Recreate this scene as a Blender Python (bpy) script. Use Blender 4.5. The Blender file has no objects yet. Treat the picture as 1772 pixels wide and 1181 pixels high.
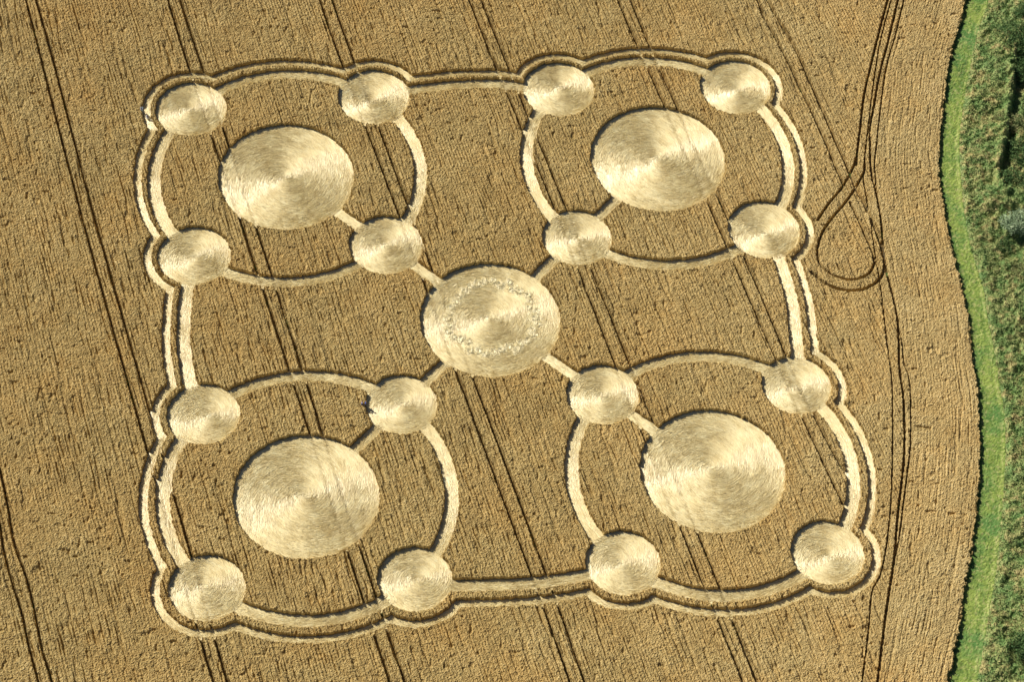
import bpy, math
import numpy as np
from mathutils import Matrix, Vector

# ------------------------------------------------------------------ camera
sc = bpy.context.scene
F_PX, EL, ROLL, DIST, TX, TY = 4650.78, 0.952853, 0.09046, 447.4485, 3.71272, -4.542652
IW, IH = 1772.0, 1181.0
FW = np.array([0, math.cos(EL), -math.sin(EL)])
_r = np.array([1.0, 0, 0]); _u = np.cross(_r, FW)
RT = _r * math.cos(ROLL) + _u * math.sin(ROLL)
UP = -_r * math.sin(ROLL) + _u * math.cos(ROLL)
CPOS = np.array([TX, TY, 0.0]) - FW * DIST
HW = 0.85                                   # height of the standing wheat
CPOS = CPOS + np.array([0, 0, HW])          # the outlines were measured at the wheat tops
cd = bpy.data.cameras.new('camera')
cd.sensor_width = 36.0
cd.lens = F_PX / IW * 36.0
cd.clip_start = 1.0
cd.clip_end = 6000.0
cam = bpy.data.objects.new('camera', cd)
sc.collection.objects.link(cam)
M = Matrix(((RT[0], UP[0], -FW[0], CPOS[0]), (RT[1], UP[1], -FW[1], CPOS[1]), (RT[2], UP[2], -FW[2], CPOS[2]), (0, 0, 0, 1)))
cam.matrix_world = M
sc.camera = cam

# ------------------------------------------------------------------ sky and sun
SUN_AZ = math.radians(146.0)                # where the sun stands, counter-clockwise from +x
SUN_EL = math.radians(37.5)
world = bpy.data.worlds.new('World')
sc.world = world
world.use_nodes = True
wn = world.node_tree
bg = wn.nodes['Background']
sky = wn.nodes.new('ShaderNodeTexSky')
sky.sky_type = 'NISHITA'
sky.sun_disc = False
sky.sun_elevation = SUN_EL
sky.air_density = 0.55
sky.sun_rotation = math.pi / 2 - SUN_AZ
wn.links.new(sky.outputs[0], bg.inputs['Color'])
bg.inputs['Strength'].default_value = 0.05
sl = bpy.data.lights.new('sun', 'SUN')
sl.energy = 5.0
sl.angle = math.radians(0.55)
sl.color = (1.0, 0.93, 0.80)
so = bpy.data.objects.new('sun', sl)
so.rotation_euler = (math.pi / 2 - SUN_EL, 0, SUN_AZ + math.pi / 2)
so.location = (0, 0, 120)
sc.collection.objects.link(so)
sc.view_settings.view_transform = 'Standard'
sc.view_settings.look = 'None'
sc.view_settings.exposure = 0.30
sc.view_settings.gamma = 1.0
# ------------------------------------------------------------------ plan of the place (metres), measured on the photograph
def W(px, py, z=None):
    """photograph pixel -> point on the level plane z"""
    if z is None: z = HW
    px = np.asarray(px, float); py = np.asarray(py, float)
    d = FW[None, :] * F_PX + RT[None, :] * (px.reshape(-1, 1) - IW / 2) - UP[None, :] * (py.reshape(-1, 1) - IH / 2)
    t = (z - CPOS[2]) / d[:, 2]
    return (CPOS[None, :] + d * t[:, None])[:, :2]

def P(*xy):
    a = np.array(xy, float).reshape(-1, 2)
    return W(a[:, 0], a[:, 1])

def smooth(p, n=6, closed=False):
    """Catmull-Rom through the points"""
    p = np.asarray(p); out = []
    if closed: q = np.vstack([p[-1], p, p[0], p[1]])
    else: q = np.vstack([2 * p[0] - p[1], p, 2 * p[-1] - p[-2]])
    for i in range(1, len(q) - 2):
        a, b, c, d = q[i - 1], q[i], q[i + 1], q[i + 2]
        for k in range(n):
            t = k / n
            out.append(0.5 * (2 * b + (c - a) * t + (2 * a - 5 * b + 4 * c - d) * t * t + (3 * b - a - 3 * c + d) * t ** 3))
    if not closed: out.append(q[-2])
    return np.array(out)

def seg_dist(X, Y, line, pad=3.0):
    """distance from grid points to a polyline (only exact within pad), and the position along it"""
    shp = X.shape
    D = np.full(shp, 1e3, np.float32)
    for a, b in zip(line[:-1], line[1:]):
        x0, x1 = min(a[0], b[0]) - pad, max(a[0], b[0]) + pad
        y0, y1 = min(a[1], b[1]) - pad, max(a[1], b[1]) + pad
        if X.ndim == 2:
            i0, i1 = np.searchsorted(X[0], [x0, x1]); j0, j1 = np.searchsorted(Y[:, 0], [y0, y1])
            if i1 <= i0 or j1 <= j0: continue
            s = (slice(j0, j1), slice(i0, i1))
        else:
            s = np.nonzero((X > x0) & (X < x1) & (Y > y0) & (Y < y1))[0]
            if len(s) == 0: continue
        ab = b - a; L = float(ab @ ab) + 1e-12
        dx = X[s] - a[0]; dy = Y[s] - a[1]
        t = np.clip((dx * ab[0] + dy * ab[1]) / L, 0, 1)
        d = np.hypot(dx - t * ab[0], dy - t * ab[1])
        D[s] = np.minimum(D[s], d)
    return D

SMALL_PX = [(331,186,60,49),(647,165,61,49),(967,152,59.5,50),(1273,148,61,48),(336,440,64,51),(668,422,63,52),(999,409,60,49),(1323,395,60.5,52),
 (352,715,64.5,53),(695,698,63,52),(1043,681,64,52),(1379,665,61,50),(358,1016,68,58),(718,1001,64,58),(1079,973,65,57),(1433,955,64,56)]
BIG_PX = [(495,303,116,93.5),(1139,272,116,91.5),(530,857,127,108),(1234,813,125,108)]
MID_PX = [(849,551,122.5,98.5)]
def circ(l):
    out = []
    for x, y, rx, ry in l:
        c = P((x, y))[0]
        w = P((x - rx, y), (x + rx, y)); h = P((x, y - ry), (x, y + ry))
        out.append((c[0], c[1], 0.25 * (np.hypot(*(w[1] - w[0])) + np.hypot(*(h[1] - h[0])))))
    return out
SMALL = circ(SMALL_PX); BIG = circ(BIG_PX); MID = circ(MID_PX)
QUAD = [(0, 1, 4, 5), (2, 3, 6, 7), (8, 9, 12, 13), (10, 11, 14, 15)]   # the four small circles on each ring

def fit_circle(pts):
    A = np.array([[2 * x, 2 * y, 1] for x, y in pts]); b = np.array([x * x + y * y for x, y in pts])
    s = np.linalg.lstsq(A, b, rcond=None)[0]
    return s[0], s[1], math.sqrt(s[2] + s[0] ** 2 + s[1] ** 2)
RING = [fit_circle([SMALL[i][:2] for i in q]) for q in QUAD]
RW = 1.17                                    # half width of the ring paths
DW = 1.06                                    # half width of the straight links

def arc(ci, a, b, n=28):
    """centre line of ring ci from small circle a to small circle b, the short way"""
    cx, cy, r = RING[ci]
    ta = math.atan2(SMALL[a][1] - cy, SMALL[a][0] - cx); tb = math.atan2(SMALL[b][1] - cy, SMALL[b][0] - cx)
    d = (tb - ta + math.pi) % (2 * math.pi) - math.pi
    ra = math.hypot(SMALL[a][1] - cy, SMALL[a][0] - cx); rb = math.hypot(SMALL[b][1] - cy, SMALL[b][0] - cx)
    out = []
    for k in range(n + 1):
        t = k / n; w = ra + (rb - ra) * t
        out.append((cx + w * math.cos(ta + d * t), cy + w * math.sin(ta + d * t)))
    return np.array(out)

# (name, centre line, half width, which small circle each end runs into)
PATHS = []
ARC_TXT = []
for ci, (a, b, c, d) in enumerate(QUAD):
    for (s, e) in ((a, b), (b, d), (c, d), (a, c)):
        PATHS.append(['arc', arc(ci, s, e), RW])
def link(px, hw, n=6): PATHS.append(['link', smooth(P(*px), n), hw])
link([(700,154),(718,152),(790,144),(860,142.5),(898,147),(918,149)], RW)           # across the top
link([(775,1011),(800,1012),(886,1010),(950,1005),(1011,994),(1025,991)], RW)       # across the bottom
link([(327,480),(320,520),(317,590),(326,650),(332,670)], RW)                         # down the left
link([(1347,440),(1357,470),(1371,520),(1377,570),(1381,610),(1382,622)], RW)       # down the right
def chord(A, B, hw):
    a = np.array(A[:2]); b = np.array(B[:2]); u = (b - a) / np.hypot(*(b - a))
    t = np.linspace(0, 1, 9)[:, None]
    a2 = a + u * (A[2] - 0.5); b2 = b - u * (B[2] - 0.5)
    PATHS.append(['spoke', a2 * (1 - t) + b2 * t, hw])
for A, B in ((BIG[0], SMALL[5]), (SMALL[5], MID[0]), (BIG[1], SMALL[6]), (SMALL[6], MID[0]), (BIG[2], SMALL[9]), (SMALL[9], MID[0]), (BIG[3], SMALL[10]), (SMALL[10], MID[0])):
    chord(A, B, DW)

# hull of the figure (filled) for the outer border path
HULL_IDX = [('s',1),('s',2),('b',1),('s',7),('s',11),('b',3),('s',14),('s',13),('b',2),('s',8),('s',4),('b',0)]
def poly_sdf(X, Y, poly):
    D = np.full(X.shape, 1e9); inside = np.zeros(X.shape, bool)
    n = len(poly)
    for i in range(n):
        a = poly[i]; b = poly[(i + 1) % n]; ab = b - a
        dx = X - a[0]; dy = Y - a[1]
        t = np.clip((dx * ab[0] + dy * ab[1]) / (ab @ ab), 0, 1)
        D = np.minimum(D, np.hypot(dx - t * ab[0], dy - t * ab[1]))
        cr = ((a[1] > Y) != (b[1] > Y)) & (X < (b[0] - a[0]) * (Y - a[1]) / (b[1] - a[1] + 1e-12) + a[0])
        inside ^= cr
    return np.where(inside, -D, D)
def hull_poly():
    top, bot, lef, rig = PATHS[16][1], PATHS[17][1], PATHS[18][1], PATHS[19][1]
    b = [np.array(x[:2])[None] for x in BIG]
    return np.vstack([top, b[1], rig, b[3], bot[::-1], b[2], lef[::-1], b[0]])
HP = hull_poly()
def hull_sdf(X, Y):
    D = poly_sdf(X, Y, HP) - RW
    for (cx, cy, r) in SMALL: D = np.minimum(D, np.hypot(X - cx, Y - cy) - r)
    for (cx, cy, r) in RING: D = np.minimum(D, np.hypot(X - cx, Y - cy) - r - RW)
    return D
BORDER_W = 1.50
def border_gap(X, Y):
    """width of the strip of standing wheat inside the border path, a little wider to the south"""
    a = np.arctan2(Y + 3.5, X - 1.0)
    return 0.98 - 0.30 * np.sin(a) + 0.10 * np.sin(3 * a + 1.0)

# wheel tracks (photograph pixels), each a single rut
TRK = {
 'T0L': [(-12,762),(0,815),(12,870)], 
 'T0a': [(-10,870),(0,910),(5,947),(20,1005),(37,1060),(50,1120),(66,1181),(80,1250)],
 'T0b': [(-14,760),(0,815),(12,870),(25,942),(45,998),(60,1060),(72,1122),(90,1181),(106,1250)],
 'T1a': [(28,-60),(46,0),(54,37),(67.5,90),(82,145),(96,195),(107,245),(122,295),(140,365),(160,445),(180,515),(201,590),(217,645),(235,715),(256,780),(264,815),(275,850),(300,935),(322,1017),(336,1075),(347,1107),(370,1181),(392,1250)],
 'T1b': [(44,-60),(62,0),(75,42),(92,100),(110,175),(125,225),(140,293),(160,362),(175,420),(197,495),(224,590),(240,640),(260,705),(280,790),(307,885),(330,962),(345,1010),(365,1077),(372,1105),(393,1181),(414,1250)],
 'T2a': [(276,-60),(291,0),(302,40),(317,85),(327,117),(345,170),(367,230),(382,275),(412,372),(442,465),(453,500),(468,545),(487,590),(503,640),(509,665),(520,695),(535,747),(568,852),(599,947),(615,997),(629,1040),(648,1098),(660,1132),(675,1181),(696,1250)],
 'T2b': [(297,-60),(312,0),(330,55),(342,90),(351,120),(367,165),(385,215),(397,250),(443,395),(469,477),(478,500),(493,545),(508,590),(524,637),(530,662),(548,707),(559,750),(590,857),(620,940),(635,980),(650,1032),(670,1090),(683,1125),(701,1181),(723,1250)],
 'T3a': [(537,-60),(554,0),(570,45),(590,100),(600,135),(633,215),(660,295),(690,367),(730,475),(740,507),(790,640),(813,702),(840,780),(878,885),(901,945),(918,995),(941,1052),(963,1105),(986,1180),(1008,1250)],
 'T3b': [(556,-60),(575,0),(593,45),(610,95),(622,135),(655,220),(673,260),(685,295),(705,347),(735,435),(748,470),(818,647),(848,725),(885,835),(906,885),(923,935),(945,992),(966,1050),(986,1097),(1011,1180),(1034,1250)],
 'T4a': [(792,-60),(812,0),(833,52),(858,115),(886,180),(908,227),(934,295),(962,370),(998,460),(1021,517),(1048,587),(1067,630),(1106,740),(1176,907),(1194,950),(1216,1017),(1244,1075),(1262,1115),(1287,1180),(1312,1250)],
 'T4b': [(812,-60),(833,0),(855,52),(880,115),(896,157),(913,195),(933,242),(953,295),(981,362),(1020,457),(1041,507),(1075,590),(1091,630),(1106,662),(1128,727),(1206,920),(1229,972),(1245,1020),(1269,1072),(1289,1122),(1310,1180),(1336,1250)],
 'T5a': [(1047,-60),(1070,0),(1086,40),(1101,70),(1118,112),(1136,150),(1151,182),(1188,270),(1225,347),(1243,395),(1258,425),(1268,447),(1298,515),(1328,587),(1341,617),(1389,722),(1424,797),(1459,872)],
 'T5b': [(1068,-60),(1091,0),(1106,37),(1122,70),(1146,127),(1163,160),(1172,185),(1208,270),(1240,335),(1261,377),(1271,407),(1286,440),(1311,490),(1328,527),(1344,590),(1361,612),(1411,722),(1436,770),(1464,822)],
 'T6a': [(1290,-60),(1311,0),(1329,40),(1361,100),(1399,180),(1429,247),(1449,295),(1459,318)],
 'T6b': [(1308,-60),(1331,5),(1361,55),(1391,115),(1424,192),(1454,262),(1469,295),(1484,330),(1504,367),(1521,415),(1530,445),(1529,470),(1514,490),(1484,502),(1454,500),(1429,490),(1404,470)],
 'LPi': [(1497,285),(1494,300),(1469,342),(1436,382),(1421,407),(1415,435),(1419,455),(1436,472),(1461,482),(1484,482),(1504,472),(1513,455),(1509,435),(1491,392),(1471,350)],
 'LPo': [(1484,268),(1474,295),(1456,325),(1434,352),(1415,380)],
 'H1':  [(1552,-60),(1536,0),(1524,45),(1509,105),(1496,162),(1489,220),(1484,260),(1482,285)],
 'H2':  [(1556,-60),(1542,0),(1531,40),(1519,95),(1506,190),(1495,295),(1499,340),(1506,375),(1514,435),(1524,495),(1534,582),(1544,665),(1545,765),(1541,885),(1527,985),(1509,1025),(1504,1085),(1492,1181),(1481,1250)],
 'H3':  [(1568,-60),(1554,0),(1536,75),(1524,120),(1514,175),(1506,225),(1508,295),(1519,345),(1526,390),(1530,440),(1537,480),(1546,515),(1554,557),(1557,635),(1564,690),(1566,765),(1563,815),(1553,900),(1549,960),(1539,1025),(1529,1098),(1519,1181),(1508,1250)],
 'H4':  [(1578,-60),(1564,0),(1549,62),(1536,107),(1526,170),(1517,250),(1514,295),(1526,390),(1536,465),(1546,507),(1554,557),(1561,590),(1564,627),(1575,665),(1576,765),(1569,830),(1562,885),(1555,940),(1545,985),(1539,1025)],
}
TRK_W = {'T0L': 0.10, 'H2': 0.13, 'H4': 0.14, 'T4a': 0.21, 'T6a': 0.28, 'T6b': 0.28, 'T5a': 0.26, 'T5b': 0.26, 'T1a': 0.215, 'T1b': 0.215, 'T0a': 0.2, 'T0b': 0.2}
TRKW = {k: smooth(P(*v), 4) for k, v in TRK.items() if k != 'T0L'}

EDGE_PX = [(1712,-140),(1692,-60),(1671,0),(1659,45),(1649,80),(1639,125),(1631,195),(1626,240),(1625,295),(1631,345),(1641,400),(1654,450),(1666,500),(1676,550),(1680,595),(1686,640),(1694,700),(1696,765),(1694,827),(1690,885),(1682,947),(1672,1005),(1664,1060),(1652,1123),(1641,1181),(1628,1250),(1612,1330)]
VERGE_PX = [(1750,-140),(1732,-60),(1711,0),(1693,50),(1680,112),(1669,175),(1661,237),(1663,295),(1669,357),(1679,415),(1693,465),(1704,502),(1712,557),(1720,595),(1729,652),(1739,715),(1741,765),(1740,815),(1735,885),(1725,985),(1712,1060),(1700,1135),(1692,1181),(1680,1250),(1664,1330)]
EDGE = smooth(P(*EDGE_PX), 5); VERGE = smooth(P(*VERGE_PX), 5)
def edge_x(Y, line=None):
    l = EDGE if line is None else line
    o = np.argsort(l[:, 1])
    return np.interp(Y, l[o, 1], l[o, 0])

def fine_noise(x, y, seed):
    """smooth value noise in [-1, 1] on arbitrary points"""
    rng = np.random.default_rng(seed); T = rng.random((256, 256)).astype(np.float32) * 2 - 1
    xi = np.floor(x).astype(np.int64); yi = np.floor(y).astype(np.int64)
    fx = (x - xi).astype(np.float32); fy = (y - yi).astype(np.float32)
    fx = fx * fx * (3 - 2 * fx); fy = fy * fy * (3 - 2 * fy)
    x0 = xi & 255; x1 = (xi + 1) & 255; y0 = yi & 255; y1 = (yi + 1) & 255
    return (T[y0, x0] * (1 - fx) + T[y0, x1] * fx) * (1 - fy) + (T[y1, x0] * (1 - fx) + T[y1, x1] * fx) * fy

def opening_sdf(X, Y):
    """signed distance (negative inside) to everything that has been flattened, and the hull border separately"""
    D = np.full(X.shape, 1e3, np.float32)
    for (cx, cy, r) in SMALL + BIG + MID: D = np.minimum(D, np.hypot(X - cx, Y - cy) - r)
    for k, line, hw in PATHS: D = np.minimum(D, seg_dist(X, Y, line) - hw)
    h = hull_sdf(X, Y); g = border_gap(X, Y)
    bd = np.abs(h - g - BORDER_W / 2) - BORDER_W / 2
    return D, bd, h
# ------------------------------------------------------------------ helpers
def link_obj(o, parent=None):
    sc.collection.objects.link(o)
    if parent is not None: o.parent = parent
    return o

def mesh_np(name, V, faces, mat, attrs=None, parent=None, smooth_shade=False, loc=None, mats=None, mat_idx=None):
    """V (n,3); faces: list of integer arrays (m,k)"""
    me = bpy.data.meshes.new(name)
    V = np.asarray(V, np.float32)
    if loc is not None: V = V - np.asarray(loc, np.float32)
    if isinstance(faces, np.ndarray): faces = [faces]
    faces = [np.asarray(f, np.int32) for f in faces if len(f)]
    me.vertices.add(len(V)); me.vertices.foreach_set('co', V.ravel())
    li = np.concatenate([f.ravel() for f in faces]) if faces else np.zeros(0, np.int32)
    tot = np.concatenate([np.full(len(f), f.shape[1], np.int32) for f in faces])
    st = np.concatenate([[0], np.cumsum(tot)[:-1]]).astype(np.int32)
    me.loops.add(len(li)); me.loops.foreach_set('vertex_index', li)
    me.polygons.add(len(tot)); me.polygons.foreach_set('loop_start', st)
    try: me.polygons.foreach_set('loop_total', tot)
    except Exception: pass
    me.polygons.foreach_set('use_smooth', np.full(len(tot), smooth_shade))
    for k, (dom, arr) in (attrs or {}).items():
        arr = np.asarray(arr, np.float32)
        if arr.ndim == 2: me.attributes.new(k, 'FLOAT_VECTOR', dom).data.foreach_set('vector', arr.ravel())
        else: me.attributes.new(k, 'FLOAT', dom).data.foreach_set('value', arr)
    for m in (mats or [mat]): me.materials.append(m)
    if mat_idx is not None: me.polygons.foreach_set('material_index', np.asarray(mat_idx, np.int32))
    me.update(calc_edges=True)
    o = bpy.data.objects.new(name, me)
    if loc is not None: o.location = loc
    return link_obj(o, parent)

def tag(o, label=None, cat=None, group=None, kind=None):
    if label: o['label'] = label
    if cat: o['category'] = cat
    if group: o['group'] = group
    if kind: o['kind'] = kind
    return o

def mat_base(name, rough=0.7, spec=0.3):
    m = bpy.data.materials.new(name); m.use_nodes = True
    b = m.node_tree.nodes['Principled BSDF']
    b.inputs['Roughness'].default_value = rough
    b.inputs['Specular IOR Level'].default_value = spec
    return m, m.node_tree, b

def ramp(nt, stops, interp='LINEAR'):
    r = nt.nodes.new('ShaderNodeValToRGB'); r.color_ramp.interpolation = interp
    e = r.color_ramp.elements
    while len(e) > 1: e.remove(e[-1])
    e[0].position = stops[0][0]; e[0].color = (*stops[0][1], 1)
    for p, c in stops[1:]:
        k = e.new(p); k.color = (*c, 1)
    return r

def nz(nt, scale, detail=2.0, rough=0.5, vec=None):
    n = nt.nodes.new('ShaderNodeTexNoise'); n.inputs['Scale'].default_value = scale
    n.inputs['Detail'].default_value = detail; n.inputs['Roughness'].default_value = rough
    if vec is None:
        g = nt.nodes.new('ShaderNodeNewGeometry'); vec = g.outputs['Position']
    nt.links.new(vec, n.inputs['Vector'])
    return n.outputs['Fac']

def mixc(nt, fac, a, b, mode='MIX'):
    m = nt.nodes.new('ShaderNodeMix'); m.data_type = 'RGBA'; m.blend_type = mode
    for s, v in ((0, fac), (6, a), (7, b)):
        if hasattr(v, 'is_linked') or hasattr(v, 'links'): nt.links.new(v, m.inputs[s])
        elif s == 0: m.inputs[0].default_value = v
        else: m.inputs[s].default_value = (*v, 1)
    return m.outputs[2]

def attr(nt, name):
    a = nt.nodes.new('ShaderNodeAttribute'); a.attribute_name = name
    return a.outputs['Fac']

def maprange(nt, v, a, b, c=0.0, d=1.0):
    m = nt.nodes.new('ShaderNodeMapRange'); nt.links.new(v, m.inputs[0])
    for i, x in enumerate((a, b, c, d)): m.inputs[i + 1].default_value = x
    return m.outputs[0]

# ------------------------------------------------------------------ materials
def make_wheat():
    m, nt, b = mat_base('ripe_wheat', 0.75, 0.25)
    t = ramp(nt, [(0.0, (0.255, 0.176, 0.066)), (0.35, (0.372, 0.268, 0.102)), (0.7, (0.448, 0.330, 0.132)), (1.0, (0.56, 0.43, 0.195))])
    nt.links.new(attr(nt, 'tone'), t.inputs[0])
    # ripeness: golden patches, a greyer tint and the paler headland, plus sun brightening painted eastwards
    r = maprange(nt, nz(nt, 0.055, 3.0, 0.55), 0.42, 0.68)
    c = mixc(nt, r, t.outputs[0], (1.04, 0.97, 0.88), 'MULTIPLY')
    r2 = maprange(nt, nz(nt, 0.19, 3.0, 0.6), 0.5, 0.72, 0.0, 0.55)
    c = mixc(nt, r2, c, (1.05, 0.97, 0.84), 'MULTIPLY')
    g = maprange(nt, nz(nt, 0.8, 2.0, 0.6), 0.35, 0.75, 0.0, 0.5)
    c = mixc(nt, g, c, (0.90, 0.95, 0.95), 'MULTIPLY')
    a = attr(nt, 'head')
    c = mixc(nt, a, c, (1.16, 1.20, 1.36), 'MULTIPLY')
    nt.links.new(c, b.inputs['Base Color'])
    return m
WHEAT = make_wheat()

def make_straw(name, dark, mid, pale, rough=0.44, spec=0.8):
    m, nt, b = mat_base(name, rough, spec)
    t = ramp(nt, [(0.0, dark), (0.5, mid), (1.0, pale)])
    nt.links.new(attr(nt, 'tone'), t.inputs[0])
    r = maprange(nt, nz(nt, 0.35, 3.0, 0.6), 0.4, 0.7, 0.0, 0.6)
    c = mixc(nt, r, t.outputs[0], (0.97, 0.93, 0.85), 'MULTIPLY')
    w = maprange(nt, nz(nt, 1.3, 5.0, 0.65), 0.56, 0.72, 0.0, 0.5)     # trodden, duller straw
    c = mixc(nt, w, c, (0.80, 0.76, 0.70), 'MULTIPLY')
    nt.links.new(c, b.inputs['Base Color'])
    # stalks are long waxy fibres: the sheen is spread across the lay, not along it
    b.inputs['Anisotropic'].default_value = 0.85
    a = nt.nodes.new('ShaderNodeAttribute'); a.attribute_name = 'across'
    nt.links.new(a.outputs['Vector'], b.inputs['Tangent'])
    return m
STRAW = make_straw('laid_straw', (0.62, 0.51, 0.255), (0.87, 0.76, 0.455), (0.96, 0.89, 0.60))

def make_soil():
    m, nt, b = mat_base('soil', 0.95, 0.1)
    t = ramp(nt, [(0.3, (0.07, 0.058, 0.03)), (0.55, (0.13, 0.10, 0.055)), (0.8, (0.25, 0.20, 0.12))])
    nt.links.new(nz(nt, 1.7, 6.0, 0.65), t.inputs[0])
    w = maprange(nt, nz(nt, 0.25, 4.0, 0.6), 0.56, 0.66)
    c = mixc(nt, w, t.outputs[0], (0.07, 0.12, 0.035))
    nt.links.new(c, b.inputs['Base Color'])
    return m
SOIL = make_soil()

def make_green(name, stops, rough=0.7, spec=0.25, big=None):
    m, nt, b = mat_base(name, rough, spec)
    t = ramp(nt, stops)
    nt.links.new(attr(nt, 'tone'), t.inputs[0])
    c = t.outputs[0]
    if big:
        for scale, lo, hi, amt, col in big:
            f = maprange(nt, nz(nt, scale, 4.0, 0.6), lo, hi, 0.0, amt)
            c = mixc(nt, f, c, col)
    nt.links.new(c, b.inputs['Base Color'])
    return m
GRASS = make_green('mown_grass', [(0.0, (0.05, 0.115, 0.025)), (0.45, (0.14, 0.225, 0.042)), (0.8, (0.26, 0.35, 0.075)), (1.0, (0.46, 0.50, 0.18))],
                   big=[(0.22, 0.46, 0.62, 0.55, (0.29, 0.36, 0.075)), (0.14, 0.5, 0.64, 0.75, (0.075, 0.20, 0.05)), (1.6, 0.52, 0.66, 0.7, (0.38, 0.38, 0.15)), (2.6, 0.56, 0.68, 0.7, (0.07, 0.14, 0.04))])
SCRUB = make_green('rough_scrub', [(0.0, (0.055, 0.12, 0.03)), (0.35, (0.18, 0.24, 0.075)), (0.62, (0.34, 0.36, 0.135)), (0.85, (0.50, 0.43, 0.20)), (1.0, (0.68, 0.54, 0.30))],
                   big=[(0.55, 0.47, 0.60, 0.6, (0.10, 0.23, 0.06)), (0.7, 0.52, 0.64, 0.6, (0.48, 0.37, 0.17)), (0.16, 0.5, 0.62, 0.55, (0.12, 0.23, 0.07))])
LEAF_DARK = make_green('dark_leaves', [(0.0, (0.03, 0.08, 0.025)), (0.6, (0.08, 0.155, 0.045)), (1.0, (0.19, 0.27, 0.09))])
LEAF_MID = make_green('olive_leaves', [(0.0, (0.09, 0.14, 0.045)), (0.6, (0.22, 0.26, 0.10)), (1.0, (0.45, 0.38, 0.19))])
LEAF_SILVER = make_green('silver_leaves', [(0.0, (0.14, 0.21, 0.11)), (0.6, (0.30, 0.40, 0.23)), (1.0, (0.50, 0.58, 0.38))])
def make_bark():
    m, nt, b = mat_base('bark', 0.9, 0.15)
    t = ramp(nt, [(0.3, (0.10, 0.075, 0.05)), (0.7, (0.22, 0.17, 0.12))]); nt.links.new(nz(nt, 9.0, 5.0), t.inputs[0])
    nt.links.new(t.outputs[0], b.inputs['Base Color']); return m
BARK = make_bark()

# ------------------------------------------------------------------ ground
ground = mesh_np('ground', [(-2500, -2500, 0), (2500, -2500, 0), (2500, 2500, 0), (-2500, 2500, 0)], np.array([[0, 1, 2, 3]]), SOIL)
tag(ground, kind='structure')

# ------------------------------------------------------------------ the standing wheat: a fine height field
RES = 0.12
X0, X1, Y0, Y1 = -101.0, 86.0, -84.0, 93.0
xs = np.arange(X0, X1, RES); ys = np.arange(Y0, Y1, RES)
GX, GY = np.meshgrid(xs, ys)
rng = np.random.default_rng(7)
rag = (0.15 * fine_noise(GX / 0.5, GY / 0.5, 3) + 0.10 * fine_noise(GX / 0.22, GY / 0.22, 4)).astype(np.float32)

# nearest feature for every grid point
FD = np.full(GX.shape, 1e3, np.float32); FI = np.full(GX.shape, -1, np.int16)
FEATS = []
for l, kd in ((SMALL, 'small'), (BIG, 'big'), (MID, 'mid')):
    for i, (cx, cy, r) in enumerate(l): FEATS.append((kd, i, (cx, cy, r)))
def inbox(cx, cy, r):
    i0, i1 = np.searchsorted(xs, [cx - r, cx + r]); j0, j1 = np.searchsorted(ys, [cy - r, cy + r])
    return slice(j0, j1), slice(i0, i1)
for k, (kd, i, (cx, cy, r)) in enumerate(FEATS):
    s = inbox(cx, cy, r + 4)
    d = (np.hypot(GX[s] - cx, GY[s] - cy) - r).astype(np.float32)
    u = d < FD[s]
    FI[s] = np.where(u & (d < 0.25), k, FI[s]); FD[s] = np.minimum(FD[s], d)
NC = len(FEATS)
for kd, line, hw in PATHS:
    k = len(FEATS); FEATS.append((kd, k, (line, hw)))
    d = (seg_dist(GX, GY, line) - hw).astype(np.float32)
    u = (d < FD) & (d < 0.25)
    u &= ~((FI >= 0) & (FI < NC) & (FD < -0.15))         # the circles win over the paths that reach them
    FI[u] = k; FD = np.minimum(FD, d)
# border path: distance to the filled figure, coarse first and exact only near the band
cs = 6
hc = hull_sdf(GX[::cs, ::cs], GY[::cs, ::cs])
jj = np.minimum(np.arange(GX.shape[0]) / cs, hc.shape[0] - 1.001); ii = np.minimum(np.arange(GX.shape[1]) / cs, hc.shape[1] - 1.001)
j0 = jj.astype(int); i0 = ii.astype(int); fj = (jj - j0)[:, None]; fi = (ii - i0)[None, :]
H = (hc[j0][:, i0] * (1 - fi) + hc[j0][:, i0 + 1] * fi) * (1 - fj) + (hc[j0 + 1][:, i0] * (1 - fi) + hc[j0 + 1][:, i0 + 1] * fi) * fj
near = (H > 0.2) & (H < 4.0)
H[near] = hull_sdf(GX[near], GY[near])
BD = (np.abs(H - border_gap(GX, GY) - BORDER_W / 2) - BORDER_W / 2).astype(np.float32)
HGY, HGX = np.gradient(H, RES)
KB = len(FEATS); FEATS.append(('border', 0, None))
FI[(BD < 0.25) & (BD < FD)] = KB
FD = np.minimum(FD, BD)
# wheel ruts: straighten the long tramlines a little
for k in list(TRKW):
    if k[0] == 'T' and k[1] in '12345':
        l = TRKW[k]; c = np.polyfit(l[:, 1], l[:, 0], 5); TRKW[k] = np.stack([np.polyval(c, l[:, 1]), l[:, 1]], 1)
TD = np.full(GX.shape, 1e3, np.float32)
for k, l in TRKW.items():
    TD = np.minimum(TD, seg_dist(GX, GY, l, 1.5) - TRK_W.get(k, 0.235))
EX = edge_x(GY).astype(np.float32); ED = (EX - GX).astype(np.float32)

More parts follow.
